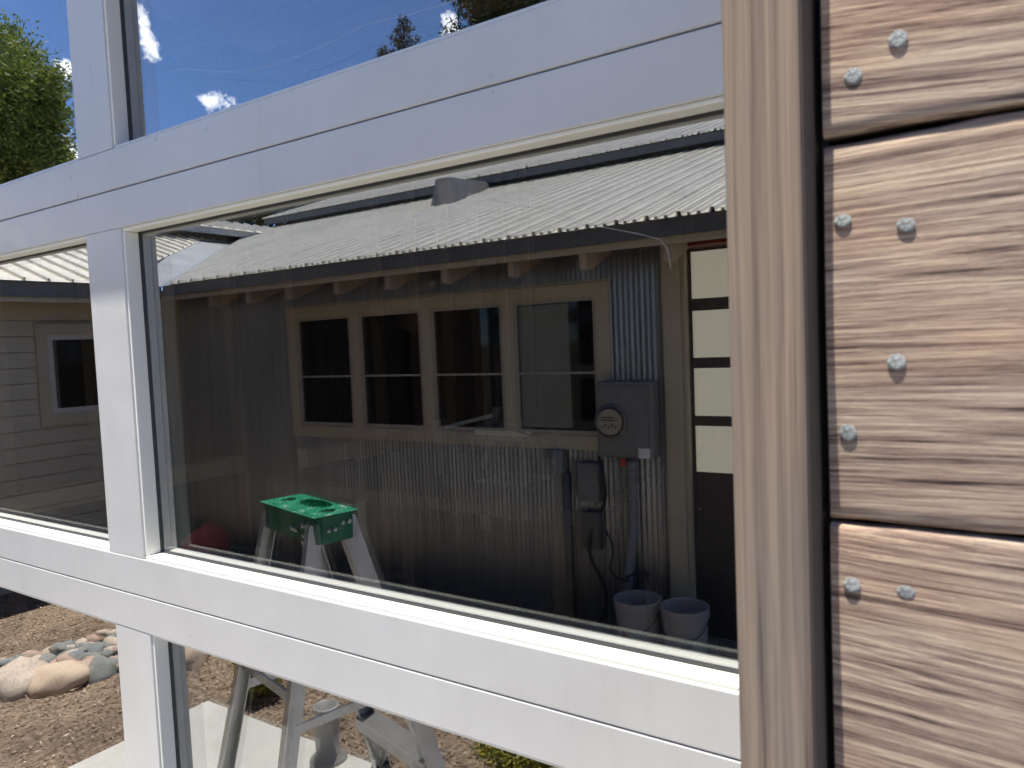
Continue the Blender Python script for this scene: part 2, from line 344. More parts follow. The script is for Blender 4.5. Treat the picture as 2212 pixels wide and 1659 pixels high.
# ------------------------------------------------------------ glazed overhead door
door = empty('overhead_door', 'pale aluminium full view overhead door with glass panes beside the weathered boards', 'garage door'); 
SEC = .61; Z0 = .08
STX = [(-5.0, -4.90), (-3.62, -3.52), (-2.40, -2.30), (-1.176, -1.079), (-.02, .08)]   # stiles
T = .044
for k in range(5):
    z0 = Z0 + k * SEC + .0007; z1 = Z0 + (k + 1) * SEC - .0007
    sh = -.006 if k == 3 else (.002 if k == 1 else 0)
    zb, zt = z0 + .0585, z1 - .0555
    mb = MB(); mb.box(-5.0, .08, D, D + T, z0, zb)
    lowrail = mb.build('door_section', M['frame'], door, bevel=.0018)
    mb = MB(); mb.box(-5.0, .08, D, D + T, zt, z1); mb.build('top_rail', M['frame'], lowrail, bevel=.0012)
    for a, b_ in STX:
        a += sh; b_ += sh
        mb = MB(); mb.box(a, b_, D + .0006, D + T, zb + .0002, zt - .0002); mb.build('stile', M['frame'], lowrail, bevel=.0008)
    for (a0, a1), (c0, c1) in zip(STX, STX[1:]):
        x0, x1 = a1 + sh, c0 + sh
        # thin bead ring sitting inside the opening, a 3 mm lip then a flat ledge back to the glass
        bd = MB()
        for (bx0, bx1, bz0, bz1) in ((x0, x1, zb, zb + .0045), (x0, x1, zt - .0045, zt), (x0, x0 + .0045, zb + .0045, zt - .0045), (x1 - .0045, x1, zb + .0045, zt - .0045)):
            bd.box(bx0, bx1, D + .0035, YG - .0022, bz0, bz1)
        bd.build('glazing_bead', M['bead'], lowrail, bevel=.0012)
        bd = MB(); g = .007
        for (bx0, bx1, bz0, bz1) in ((x0, x1, zb, zb + g), (x0, x1, zt - g, zt), (x0, x0 + g, zb + g, zt - g), (x1 - g, x1, zb + g, zt - g)):
            bd.box(bx0, bx1, YG - .0022, YG + .0004, bz0, bz1)
        bd.build('gasket', M['gasket'], lowrail)
        pn = MB(); pn.face([(x0, YG, zb), (x1, YG, zb), (x1, YG, zt), (x0, YG, zt)])
        pane = pn.build('glass_pane', M['glass'], lowrail)
        pn = MB(); pn.face([(x0, YG + .012, zb), (x1, YG + .012, zb), (x1, YG + .012, zt), (x0, YG + .012, zt)])
        sp = MB(); g = .012
        for (bx0, bx1, bz0, bz1) in ((x0, x1, zb, zb + g), (x0, x1, zt - g, zt), (x0, x0 + g, zb + g, zt - g), (x1 - g, x1, zb + g, zt - g)):
            sp.box(bx0, bx1, YG + .0015, YG + .0105, bz0, bz1)
        pn.build('inner_pane', M['glass2'], lowrail)
        sp.build('spacer_bar', M['spacer'], lowrail)

# ------------------------------------------------------------ weathered wall that holds the door
shop = empty('timber_workshop', 'workshop wall of weathered brown boards with nail heads, beside the glazed door', 'building')
YS = .45
# four boards show; seams at 1.771+ and 1.556 (they run out of level a little)
def board(zlo, zhi, x0, x1, seed, tilt=0):
    r = random.Random(seed); n = 90; mb = MB(); pts = []
    def edge(x, z, amp, ph): return z + tilt * x + amp * (math.sin(x * 23 + ph) * .5 + math.sin(x * 61 + ph * 2) * .3 + math.sin(x * 140 + ph * 3) * .2)
    p1, p2 = r.random() * 6, r.random() * 6
    RT = [0, .004, .010, .04] + [.04 + .92 * k / 12 for k in range(1, 12)] + [.96, .990, .996, 1]; rows = len(RT) - 1
    for i in range(n + 1):
        x = x0 + (x1 - x0) * i / n; a = edge(x, zlo, .0016, p1); b_ = edge(x, zhi, .0016, p2)
        cup = .0012
        for j in range(rows + 1):
            t = RT[j]; z = a + (b_ - a) * t; y = YS - cup * math.cos((t - .5) * 3) - (.0012 * math.sin(x * 9 + t * 5 + p1))
            if j in (0, rows): y += .004
            if j in (1, rows - 1): y += .0012
            mb.v.append((x, y, z))
        mb.v.append((x, YS + .02, b_)); mb.v.append((x, YS + .02, a))
    w_ = rows + 3
    for i in range(n):
        for j in range(rows + 1 + 1 + 1):
            a = i * w_ + j; b_ = i * w_ + (j + 1) % w_
            mb.f.append([a, a + w_, b_ + w_, b_])
    return mb
zs = [0.05, .26, .475, .69, .905, 1.12, 1.335, 1.552, 1.7665, 1.98, 2.195, 2.41, 2.63, 2.85, 3.06]
for i, (a, b_) in enumerate(zip(zs, zs[1:])):
    tilt = .0 if i in (6,) else (.02 if i == 7 else 0)
    o = board(a + .0013, b_ - .0013, -.0822, 1.6, i * 3 + 1).build('siding_board', M['barn'], shop, smooth=True)
    o.location.x = 0
# move the grain per board: use object-space offset through a shifted origin
for k, o in enumerate([c for c in shop.children if c.name.startswith('siding_board')]):
    off = Vector((k * 3.37, 0, k * 1.93))
    for v in o.data.vertices: v.co -= off
    o.location = off
    ang = R((3, -5, 4, 6, -2, -7, 3, -1, 6, 2, -4, 3, 5, -3)[k % 14]); rm = Matrix.Rotation(-ang, 3, 'Y')
    for v in o.data.vertices: v.co = rm @ v.co
    o.rotation_euler = (0, ang, 0)
box1('wall_core', M['gasket'], shop, -.0875, 1.6, YS + .022, YS + .14, .03, 3.06)
box1('wall_core', M['inwall'], shop, .09, 1.6, YS + .14, D + .12, .03, 3.2)
box1('door_trim', M['trimwood'], shop, -.129, -.088, .42, .452, 0, 3.06, bevel=.0018)
box1('door_jamb', M['trimwood'], shop, -.1285, -.0885, .4525, D + .06, 0, 3.06)
box1('weather_strip', M['white'], shop, -.1335, -.1287, .44, .60, 0, 2.655)
box1('trim_shade_strip', M['shadeedge'], shop, -.0878, -.0870, .4222, .4520, 0, 3.06)  # added dark strip that paints the shade over the trim's side face
box1('head_trim', M['trimwood'], shop, -5.2, -.131, .42, .452, 2.659, 3.06, bevel=.002)
box1('head_jamb', M['trimwood'], shop, -5.2, -.131, .4525, D - .004, 2.659, 3.06)
box1('gable_siding', M['barn'], shop, -6.6, 1.6, YS, D + .1, 3.062, 3.5)
o = box1('door_trim', M['trimwood'], shop, -5.24, -5.0, .42, .46, 0, 2.655, bevel=.002)
box1('siding', M['barn'], shop, -6.6, -5.24, .45, D + .1, 0, 3.06)
# nails: (x, z, tilt, proud)
nails = [(-.0445, 1.8125, .1, .0008), (-.0665, 1.7985, 0, .0006), (-.0728, 1.7215, .5, .0012), (-.0418, 1.7155, .7, .0016), (-.0470, 1.6428, .3, .0026), (-.0720, 1.6035, .9, .0004), (-.0712, 1.5168, .1, .0022), (-.0440, 1.5165, .1, .0010)]
for i, (x, z, t, pr) in enumerate(nails):
    mb = MB(); mb.lathe((0, 0, 0), [(.0001, .0009), (.0034, .0008), (.0044, .0004), (.0046, -.0001), (.0043, -.0006), (.0018, -.0007), (.0017, -.006)], 22)
    o = mb.build('nail', M['nail'], shop)
    o.rotation_euler = (R(90) + .12 * math.sin(i * 3), .1 * math.cos(i * 2), 0); o.scale = (1, .92 + .12 * math.cos(i * 5), 1); o.location = (x, YS - .0012 - pr * .6, z)
# inside of the workshop
room = shop
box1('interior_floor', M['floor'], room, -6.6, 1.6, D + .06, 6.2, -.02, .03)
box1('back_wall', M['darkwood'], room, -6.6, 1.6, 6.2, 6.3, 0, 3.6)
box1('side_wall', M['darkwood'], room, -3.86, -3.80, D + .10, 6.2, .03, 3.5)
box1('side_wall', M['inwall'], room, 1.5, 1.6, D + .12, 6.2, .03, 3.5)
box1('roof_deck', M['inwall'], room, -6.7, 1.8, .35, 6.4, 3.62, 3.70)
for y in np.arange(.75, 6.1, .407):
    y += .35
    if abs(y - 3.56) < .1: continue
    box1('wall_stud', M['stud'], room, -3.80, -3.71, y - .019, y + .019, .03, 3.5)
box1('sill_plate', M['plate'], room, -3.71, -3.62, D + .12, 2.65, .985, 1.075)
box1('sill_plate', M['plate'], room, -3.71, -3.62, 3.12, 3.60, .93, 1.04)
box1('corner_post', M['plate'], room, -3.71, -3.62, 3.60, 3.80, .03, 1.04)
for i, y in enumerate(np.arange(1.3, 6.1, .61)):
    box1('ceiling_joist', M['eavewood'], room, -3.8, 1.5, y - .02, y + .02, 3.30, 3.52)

# ------------------------------------------------------------ house across the yard (virtual coordinates, mirrored when built)
house = empty('metal_clad_house', 'low house with corrugated grey metal wall and ribbed metal roof, mirrored in the middle pane', 'house')
W = 3.89; PIT = R(18); TP = math.tan(PIT)
EY = W - .40                     # eave line
XE = -5.70                       # eave line of the wing
XW = -6.12                       # wing wall
ZE = 2.222
def zmain(y): return ZE + (y - EY) * TP
def zwing(x): return ZE + (XE - x) * TP
# corrugated wall
mb = MB(); P_ = .033; x = XW; prof = []
while x < -1.50: prof.append((x, W - .0062 * (1 + math.cos(2 * math.pi * x / P_)))); x += P_ / 8
mb.extr(prof, lambda a, b_, t: (a, b_, t), -.03, 2.36); mb.build('corrugated_wall', M['corr'], house, smooth=True, mirror=True)
box1('wall_backing', M['black'], house, XW - .02, -1.5, W + .012, W + .25, -.03, 2.3, mirror=True)
box1('corner_board', M['tan'], house, -1.55, -1.45, W - .03, W + .012, -.03, 2.2, mirror=True)
# ribbed roofing
def rib_profile(p0, p1, period=.165):
    out = []; n0 = math.floor(p0 / period); k = n0
    while k * period < p1 + period:
        s = k * period
        for dx, h in ((0, 0), (.006, .023), (.024, .023), (.030, 0), (.058, 0), (.062, .014), (.074, .014), (.078, 0), (.106, 0), (.110, .014), (.122, .014), (.126, 0)):
            out.append((s + dx, h))
        k += 1
    return [q for q in out if p0 <= q[0] <= p1]
YT = 7.33
mb = MB(); prof = rib_profile(-10.2, 3.0)
i0 = len(mb.v); n = len(prof)
for a, h in prof:
    y0 = EY if a > XE + .14 else EY + (XE + .14 - a)
    y0 += .006 * math.sin(a * 37)
    y0 = min(y0, YT - .01)
    for t in (0, .5, 1):
        y = y0 + (YT - y0) * t; mb.v.append((a, y, zmain(y) + h + .012))
for k in range(n - 1):
    for t in (0, 1): mb.f.append([k * 3 + t, (k + 1) * 3 + t, (k + 1) * 3 + t + 1, k * 3 + t + 1])
roof = mb.build('main_roof', M['roof'], house, mirror=True, solid=.003)
# wing roofing: ribs run along X
def pan_profile(p0, p1, period=.165):
    out = []; k = math.floor(p0 / period)
    while k * period < p1 + period:
        for dx, h in ((0, 0), (.004, .024), (.018, .024), (.022, 0)): out.append((k * period + dx, h))
        k += 1
    return [q for q in out if p0 <= q[0] <= p1]
mb = MB(); prof = pan_profile(.9, YT); n = len(prof)
XT = -8.45
for a, h in prof:
    x0 = XE if a < EY - .2 else XE - (a - EY + .2) - .22
    x0 += .006 * math.sin(a * 41); x0 = max(x0, XT + .01) if x0 < XT else x0
    for t in (0, .5, 1):
        x = x0 + (XT - x0) * t; mb.v.append((x, a, zwing(x) + h + .012))
for k in range(n - 1):
    for t in (0, 1): mb.f.append([k * 3 + t, (k + 1) * 3 + t, (k + 1) * 3 + t + 1, k * 3 + t + 1])
mb.build('wing_roof', M['roof'], house, mirror=True, solid=.003)
# valley sheets under both
mb = MB()
mb.face([(XE, EY - .24, zwing(XE) + .006), (XE, EY, ZE + .006), (XE - 4.2, EY + 4.2, zmain(EY + 4.2) + .006), (XE - 4.2, EY + 3.4, zwing(XE - 4.2) + .006)])
mb.face([(XE, EY, ZE + .006), (XE + .24, EY, ZE + .006), (XE - 3.6, EY + 4.2, zmain(EY + 4.2) + .006), (XE - 4.2, EY + 4.2, zmain(EY + 4.2) + .006)])
mb.build('valley_flashing', M['flash'], house, mirror=True, solid=.002)
mb = MB(); y_ = EY + .03
mb.face([(XE + .05, y_, zmain(y_) + .004), (3, y_, zmain(y_) + .004), (3, YT, zmain(YT) + .004), (XE + .05 - (YT - y_), YT, zmain(YT) + .004)])
x_ = XE - .03
mb.face([(x_, .92, zwing(x_) + .004), (x_, EY - .1, zwing(x_) + .004), (-8.45, EY + 2.55, zwing(-8.45) + .004), (-8.45, .92, zwing(-8.45) + .004)])
mb.face([(-9.0, YT - .10, 3.602), (3, YT - .10, 3.602), (3, YT + 1.45, 3.602 + 1.55 * TP * 1.07), (-9.0, YT + 1.45, 3.602 + 1.55 * TP * 1.07)])
mb.build('roof_sheathing', M['black'], house, mirror=True)
# fascia boards and soffit
box1('eave_fascia', M['fascia'], house, XE + .02, 3.0, EY + .015, EY + .04, 2.150, ZE + .0125, mirror=True)
box1('eave_board', M['tan'], house, XE + .04, 3.0, EY + .042, EY + .075, 2.115, 2.205, mirror=True)
box1('wing_fascia', M['fascia'], house, XE - .045, XE - .02, .9, EY + .03, 2.125, ZE + .0125, mirror=True)
box1('wing_board', M['tan'], house, XE - .085, XE - .047, .9, EY + .04, 2.09, 2.19, mirror=True)
box1('wing_soffit', M['tan'], house, XW + .02, XE - .088, .9, W, 2.150, 2.160, mirror=True)
mb = MB(); y0, y1 = EY + .08, W + .1
mb.face([(XE - .3, y0, 2.175), (3, y0, 2.175), (3, y1, 2.175 + (y1 - y0) * TP), (XE - .3, y1, 2.175 + (y1 - y0) * TP)])
mb.build('soffit', M['eavewood'], house, mirror=True, solid=.012)
for x in (-1.877, -2.341, -2.825, -3.295, -3.769, -4.264, -4.706, -5.16, -1.40, -.93):
    mb = MB(); yy = y0 + .002
    a = [(yy, 2.168), (W + .02, 2.168 + (W + .02 - yy) * TP), (W + .02, 2.04 + (W + .02 - yy) * TP), (yy + .05, 2.030), (yy, 2.036)]
    for s_ in (-1, 1): mb.face([(x + s_ * .020, p[0], p[1]) for p in (a if s_ < 0 else a[::-1])])
    for p, q2 in zip(a, a[1:] + a[:1]): mb.face([(x - .020, *p), (x + .020, *p), (x + .020, *q2), (x - .020, *q2)])
    mb.build('rafter_tail', M['tail'], house, mirror=True)
# raised upper roof behind the break
box1('clerestory_band', M['fascia'], house, -8.6, 3.0, YT, YT + .04, 3.40, 3.56, mirror=True)
box1('upper_fascia', M['fascia'], house, -9.0, 3.0, YT - .12, YT - .09, 3.515, 3.600, mirror=True)
mb = MB(); prof = rib_profile(-9.05, 3.0); 
mb.extr(prof, lambda a, h, t: (a, t, 3.606 + (t - (YT - .14)) * TP * 1.07 + h), YT - .14, YT + 1.5)
mb.build('upper_roof', M['roof'], house, mirror=True, solid=.003)
# upper tier of the wing roof
xt = XT
box1('wing_clerestory', M['fascia'], house, xt - .02, xt - .06, 1.5, YT + .4, zwing(xt) - .08, zwing(xt) + .10, mirror=True)
mb = MB(); mb.box(xt + .20, xt + .16, 1.5, 7.2, zwing(xt) + .055, zwing(xt) + .135); mb.build('wing_upper_fascia', M['flash'], house, mirror=True)
mb = MB(); prof = pan_profile(1.5, 7.4)
mb.extr(prof, lambda a, h, t: (t, a, zwing(xt) + .14 + (xt + .2 - t) * TP + h), xt + .22, xt - .45); mb.build('wing_upper_roof', M['roof'], house, mirror=True, solid=.003)
# saddle of grey sheet metal on the roof
A_ = Vector((-4.81, 6.08, zmain(6.08) + .01)); B_ = Vector((-4.66, 6.12, zmain(6.12) + .01)); C_ = Vector((-4.875, 6.32, 3.43)); D_ = Vector((-5.02, 7.45, 3.56)); E_ = Vector((-5.03, 6.3, 3.43)); F_ = Vector((-4.98, 6.12, zmain(6.12)))
mb = MB(); mb.face([B_, D_, C_]); mb.face([A_, B_, C_]); mb.face([F_, A_, C_, E_]); mb.face([E_, C_, D_]); mb.face([F_, E_, D_])
mb.build('roof_saddle', M['fascia'], house, mirror=True)
# roof screws
mb = MB()
for y in np.arange(EY + .12, YT, .62):
    for k in range(-52, 16):
        for dx in (.045, .104):
            x = k * .165 + dx
            if x < XE + .3 and y < EY + (XE + .3 - x): continue
            z = zmain(y) + .014; mb.box(x - .004, x + .004, y - .006, y + .006, z, z + .006)
s_ = mb.build('roof_screws', M['screw'], house, mirror=True); tag(s_, kind='stuff')
mb = MB()
for x in np.arange(XE - .12, XT, -.62):
    for k in range(6, 42):
        y = k * .165 + .045
        if y > EY - .3 and x > XE - (y - EY + .3) - .22: continue
        z = zwing(x) + .014; mb.box(x - .006, x + .006, y - .004, y + .004, z, z + .006)
s_ = mb.build('wing_roof_screws', M['screw'], house, mirror=True); tag(s_, kind='stuff')

# long window: surround, mullions, four sashes
def window_bank():
    mb = MB(); y0, y1 = W - .036, W - .014
    X0, X1 = -4.62, -1.87
    opens = [(-4.515, -3.945), (-3.852, -3.275), (-3.183, -2.611), (-2.526, -1.955)]
    zb, zt = 1.085, 1.905
    mb.box(X0, X1, y0, y1, zt, 1.985); mb.box(X0, X1, y0, y1, 1.0, zb)
    xs = [X0] + [v for o in opens for v in o] + [X1]
    for a, b_ in zip(xs[::2], xs[1::2]): mb.box(a, b_, y0 + .001, y1, zb, zt)
    sur = mb.build('window_surround', M['tan'], house, mirror=True, bevel=.002)
    box1('drip_cap', M['winframe'], sur, X0 - .02, X1 + .02, W - .045, W - .006, 1.987, 2.0, mirror=True)
    for i, (a, b_) in enumerate(opens):
        fr = MB(); f = .022
        fr.box(a, b_, W - .030, W - .013, zt - f, zt); fr.box(a, b_, W - .030, W - .013, zb, zb + f + .008)
        fr.box(a, a + f, W - .029, W - .013, zb + f + .008, zt - f); fr.box(b_ - f, b_, W - .029, W - .013, zb + f + .008, zt - f)
        wn = fr.build('window', M['winframe'], house, mirror=True, bevel=.002)
        zm = 1.46
        box1('meeting_rail', M['winframe'], wn, a + f, b_ - f, W - .026, W - .0165, zm - .007, zm + .007, mirror=True)
        if i == 3: box1('pale_inner_door', M['paledoor'], wn, a + f + .012, a + f + .36, W - .0166, W - .0161, zb + f + .02, zt - f - .01, mirror=True)
        box1('pane', M['pane'], wn, a + f, b_ - f, W - .0160, W - .0132, zb + f, zt - f, mirror=True)
window_bank()
# wing wall of lap siding, facing sideways
mb = MB(); z = -.03; prof = []
while z < 2.18:
    prof += [(XW - .004, z), (XW + .017, z + .0005), (XW + .006, z + .113), (XW - .004, z + .1135)]; z += .118
mb.extr(prof, lambda a, b_, t: (a, t, b_), .9, W - .001); mb.build('lap_siding', M['lap'], house, mirror=True)
box1('wing_core', M['inwall'], house, XW - .3, XW - .005, .9, W + .3, -.03, 2.2, mirror=True)
box1('frieze_board', M['tan'], house, XW + .0, XW + .024, .9, W - .002, 2.02, 2.15, mirror=True)
box1('inner_corner', M['tan'], house, XW + .018, XW + .055, W - .03, W - .012, -.03, 2.15, mirror=True)
mb = MB(); y0, y1, z0, z1 = 2.70, 3.62, 1.17, 1.95; d0, d1 = XW + .018, XW + .046; tr = .085
mb.box(d0, d1, y0, y1, z1 - tr, z1); mb.box(d0, d1, y0, y1, z0, z0 + tr); mb.box(d0, d1 - .001, y0, y0 + tr, z0 + tr, z1 - tr); mb.box(d0, d1 - .001, y1 - tr, y1, z0 + tr, z1 - tr)
sw = mb.build('wing_window', M['tan'], house, mirror=True, bevel=.002)
mb = MB(); f = .04; y0 += tr; y1 -= tr; z0 += tr; z1 -= tr; d1 = XW + .034
mb.box(d0, d1, y0, y1, z1 - f, z1); mb.box(d0, d1, y0, y1, z0, z0 + f); mb.box(d0, d1, y0, y0 + f, z0 + f, z1 - f); mb.box(d0, d1, y1 - f, y1, z0 + f, z1 - f)
mb.build('window_frame', M['vinyl'], sw, mirror=True)
box1('pane', M['pane'], sw, d0 - .002, d0 + .003, y0 + f, y1 - f, z0 + f, z1 - f, mirror=True)
# frosted overhead door at the right end
WG = W + .02
box1('door_beam', M['red'], house, -1.45, 3, WG - .10, WG + .1, 2.125, 2.25, mirror=True)
box1('door_post', M['tan'], house, -1.448, -1.425, WG - .03, WG + .10, -.03, 2.12, mirror=True)
gd = box1('frosted_garage_door', M['darkframe'], house, -1.425, .9, WG + .012, WG + .05, -.02, 2.12, mirror=True)
for zlo, zhi in ((1.852, 2.104), (1.532, 1.786), (1.214, 1.474), (.905, 1.158)):
    for xx in (-1.40, -.84, -.28, .28):
        box1('frosted_pane', M['frost'], gd, xx, xx + .50, WG + .004, WG + .0118, zlo, zhi, mirror=True)
box1('end_wall', M['lap'], house, .905, 3, WG, WG + .2, -.03, 2.2, mirror=True)

# ------------------------------------------------------------ electric service on the house wall
em = empty('electric_meter', 'grey electric meter cabinet with round glass meter on the corrugated wall', 'electric meter')
box1('cabinet', M['meterbox'], em, -1.925, -1.585, W - .13, W - .012, .985, 1.415, mirror=True, bevel=.012)
box1('cabinet_cover', M['meterbox'], em, -1.90, -1.61, W - .137, W - .1305, 1.01, 1.39, mirror=True, bevel=.003)
mb = MB(); c = (-1.83, 0, 1.19)
def disc(prof, n=36):
    m_ = MB()
    m_.lathe((0, 0, 0), prof, n); m_.v = [(v[0] + c[0], W - .137 - v[2], v[1] + c[2]) for v in m_.v]; return m_
disc([(.098, 0), (.098, .012), (.088, .016)]).build('meter_ring', M['meterbox'], em, smooth=True, mirror=True)
disc([(.0, .030), (.072, .030), (.076, .02)]).build('meter_face', M['meterface'], em, mirror=True)
mb = MB()
for zz, xs in ((1.215, (-.045, .03)), (1.20, (-.05, .05))): mb.box(c[0] + xs[0], c[0] + xs[1], W - .1685, W - .168, zz - .003, zz + .003)
for k in range(5): mb.box(c[0] - .045 + k * .02, c[0] - .035 + k * .02, W - .1685, W - .168, 1.155 + .01 * (k % 2), 1.168 + .01 * (k % 2))
mb.build('meter_dials', M['black'], em, mirror=True)
box1('paper_tag', M['label'], em, -1.67, -1.60, W - .1395, W - .138, .99, 1.045, mirror=True)
mb = MB(); mb.tube([(-1.74, W - .06, .985), (-1.745, W - .06, .93), (-1.75, W - .06, .55), (-1.79, W - .06, .30), (-1.83, W - .06, -.03)], .028, 16)
cd = mb.build('conduit', M['conduit'], em, smooth=True, mirror=True)
mb = MB(); mb.tube([(-1.742, W - .06, .97), (-1.745, W - .06, .90)], .036, 16); mb.tube([(-1.7455, W - .06, .875), (-1.746, W - .06, .86)], .032, 16)
mb.build('coupling', M['conduit'], cd, smooth=True, mirror=True)
box1('red_tag', M['redtag'], em, -1.80, -1.775, W - .095, W - .09, .93, .975, mirror=True)
def wall_box(label, x0, x1, z0, z1, mat=M['meterbox'], dp=.07):
    e = empty('junction_box', label, 'utility box', 'small utility boxes under the meter')
    box1('housing', mat, e, x0, x1, W - dp, W - .010, z0, z1, mirror=True, bevel=.010)
    box1('lid', mat, e, x0 + .006, x1 - .006, W - dp - .006, W - dp - .0005, z0 + .006, z1 - .02, mirror=True, bevel=.003); return e
wall_box('tall grey utility box on the corrugated wall just left below the meter cabinet', -2.10, -1.955, .70, .93)
wall_box('lower dark utility box near the foot of the corrugated wall', -2.085, -1.96, .42, .64, M['fascia'])
wall_box('rounded grey utility box under the window, leftmost of the boxes', -2.27, -2.19, .86, 1.0, M['conduit'])
mb = MB(); mb.tube([(-2.19, W - .03, .86), (-2.19, W - .03, -.03)], .028, 12); tag(mb.build('downpipe', M['fascia'], smooth=True, mirror=True), 'dark pipe running down the corrugated wall from the rounded box', 'pipe')
mb = MB(); pts = []
for k in range(40):
    t = k / 39; pts.append((-1.95 - .05 * t + .05 * math.sin(t * 9), W - .07 - .02 * math.sin(t * 14), .98 - 1.0 * t))
mb.tube(pts, .011, 8); tag(mb.build('power_cable', M['black'], smooth=True, mirror=True), 'dark cable hanging down the wall beside the meter conduit', 'cable')
mb = MB(); pts = [(-1.92 + .14 * t * 1.2 + .03 * math.sin(t * 11), W - .08 - .04 * math.sin(t * 3), .55 - .12 * math.sin(t * 3.14) - .25 * t) for t in np.linspace(0, 1.6, 30)]
mb.tube(pts, .007, 8); tag(mb.build('loose_wire', M['black'], smooth=True, mirror=True), 'thin black wire looping behind the two pails', 'wire')
mb = MB(); mb.lathe((-3.08, W - .12, 2.05), [(.0001, -.02), (.02, -.015), (.022, .01), (.03, .015), (.03, .03), (.014, .035), (.014, .07)], 16)
tag(mb.build('eave_lamp', M['conduit'], smooth=True, mirror=True), 'small unlit lamp under a rafter above the windows', 'lamp')

# ------------------------------------------------------------ stepladder
lad = empty('stepladder', 'short aluminium stepladder with a green plastic top standing on the slab', 'ladder')
cen = Vector((-1.87, 1.598, 0)); Lx = Vector((.968, -.25, 0)); Sx = Vector((.25, .968, 0)); HT = 1.163
def lp(l, s, z): p = cen + Lx * l + Sx * s; return (p.x, p.y, z)
def ring(mb, hl, hs, z, n=44, pw=7, cl=0, cs=0):
    i = len(mb.v)
    for a in range(n):
        t = 2 * math.pi * a / n; ct, st = math.cos(t), math.sin(t)
        r = (abs(ct) ** pw + abs(st) ** pw) ** (-1 / pw); mb.v.append(lp(cl + hl * ct * r, cs + hs * st * r, z))
    return i
def skin(mb, i, j, n=44, flip=False):
    for a in range(n): mb.f.append([i + a, i + (a + 1) % n, j + (a + 1) % n, j + a])
n = 44
hl, hs = .198, .079
mb = MB(); r0 = ring(mb, hl, hs, HT); r1 = ring(mb, hl, hs, HT - .006); r2 = ring(mb, hl - .006, hs - .006, HT - .008); r3 = ring(mb, hl - .008, hs - .008, HT - .085); skin(mb, r0, r1); skin(mb, r1, r2); skin(mb, r2, r3)
r4 = ring(mb, hl - .012, hs - .012, HT - .085); r5 = ring(mb, hl - .012, hs - .012, HT - .012); skin(mb, r3, r4); skin(mb, r4, r5)
cap = mb.build('top_cap', M['greenp'], lad, mirror=True)
# top deck with a long recess and two round holes
mb = MB(); NX, NS = 96, 40
idx = {}
def hole(l, s):
    if (l - .0) ** 2 / .085 ** 2 + (s - .03) ** 2 / .036 ** 2 < 1: return 1
    if (l + .135) ** 2 + (s + .0) ** 2 < .024 ** 2: return 2
    if (l - .135) ** 2 + (s + .0) ** 2 < .024 ** 2: return 2
    return 0
for i in range(NX + 1):
    for j in range(NS + 1):
        l = -hl + .002 + (2 * hl - .004) * i / NX; s = -hs + .002 + (2 * hs - .004) * j / NS
        h = hole(l, s); z = HT + .0008 - (.030 if h == 1 else (.05 if h else 0))
        if not h: z += .0032 * max(0, math.sin((l * .6 + s) * 420)) * (1 if abs(l) < hl - .01 and abs(s) < hs - .008 else 0)
        mb.v.append(lp(l, s, z))
for i in range(NX):
    for j in range(NS):
        a = i * (NS + 1) + j; mb.f.append([a, a + NS + 1, a + NS + 2, a + 1])
mb.build('cap_deck', M['green'], cap, mirror=True)
for l, s, z in ((.05, -1, .05), (.075, -1, .05), (.125, -1, .03), (.15, -1, .03), (.15, -1, .06), (.125, -1, .06)):
    mb = MB(); mb.tube([lp(l, -hs + .004, HT - z), lp(l, -hs - .004, HT - z)], [.009, .006], 12); mb.build('rivet', M['alu'], cap, smooth=True, mirror=True)
for s, z in ((-.03, .045), (-.008, .045), (.02, .03), (.042, .03)):
    mb = MB(); mb.tube([lp(hl - .012, s, HT - z), lp(hl + .002, s, HT - z)], [.009, .006], 12); mb.build('rivet', M['alu'], cap, smooth=True, mirror=True)
feet = []
def rail(l0, s0, l1, s1, name='ladder_rail', w_=.062, d_=.026):
    mb = MB(); a = Vector(lp(l0, s0, HT - .03)); b_ = Vector(lp(l1, s1, .03)); dirv = (b_ - a).normalized()
    out = Vector(Lx)
    # channel section: web plus two flanges
    mb.bar(a, b_, .004, w_, up=Sx)
    side = dirv.cross(Sx).normalized()
    fl = 1 if l0 < 0 else -1
    up2 = side.cross(dirv).normalized()
    for sg in (-1, 1):
        o_ = up2 * (w_ / 2 - .002) * sg + side * (d_ / 2) * (1 if side.dot(Lx) * fl > 0 else -1)
        mb.bar(a + o_, b_ + o_, d_, .004, up=Sx)
    o = mb.build(name, M['alu'], lad, mirror=True)
    f = MB(); f.bar(Vector(lp(l1, s1, .055)), Vector(lp(l1, s1, 0)), .038, .075, up=Sx); f.build('foot', M['black'], o, mirror=True, bevel=.004)
    return a, b_
fA = rail(-.165, .05, -.235, .36); fB = rail(.165, .05, .235, .36)         # climbing side
rA = rail(-.165, -.055, -.235, -.30, w_=.046); rB = rail(.165, -.055, .235, -.30, w_=.046)
for t in (.27, .52, .77):
    a = fA[0].lerp(fA[1], t); b_ = fB[0].lerp(fB[1], t); mb = MB(); sh = Vector(Sx) * .0
    mb.bar(a + sh, b_ + sh, .085, .004); mb.bar(a + sh + Vector(Sx) * .04 - Vector((0, 0, .02)), b_ + Vector(Sx) * .04 - Vector((0, 0, .02)), .004, .04)
    mb.bar(a - Vector(Sx) * .04 - Vector((0, 0, .02)), b_ - Vector(Sx) * .04 - Vector((0, 0, .02)), .004, .04)
    for g in range(9): 
        q2 = Vector(Sx) * (-.036 + g * .009) + Vector((0, 0, .004)); mb.bar(a + q2, b_ + q2, .003, .004)
    mb.build('tread', M['alu'], lad, mirror=True)
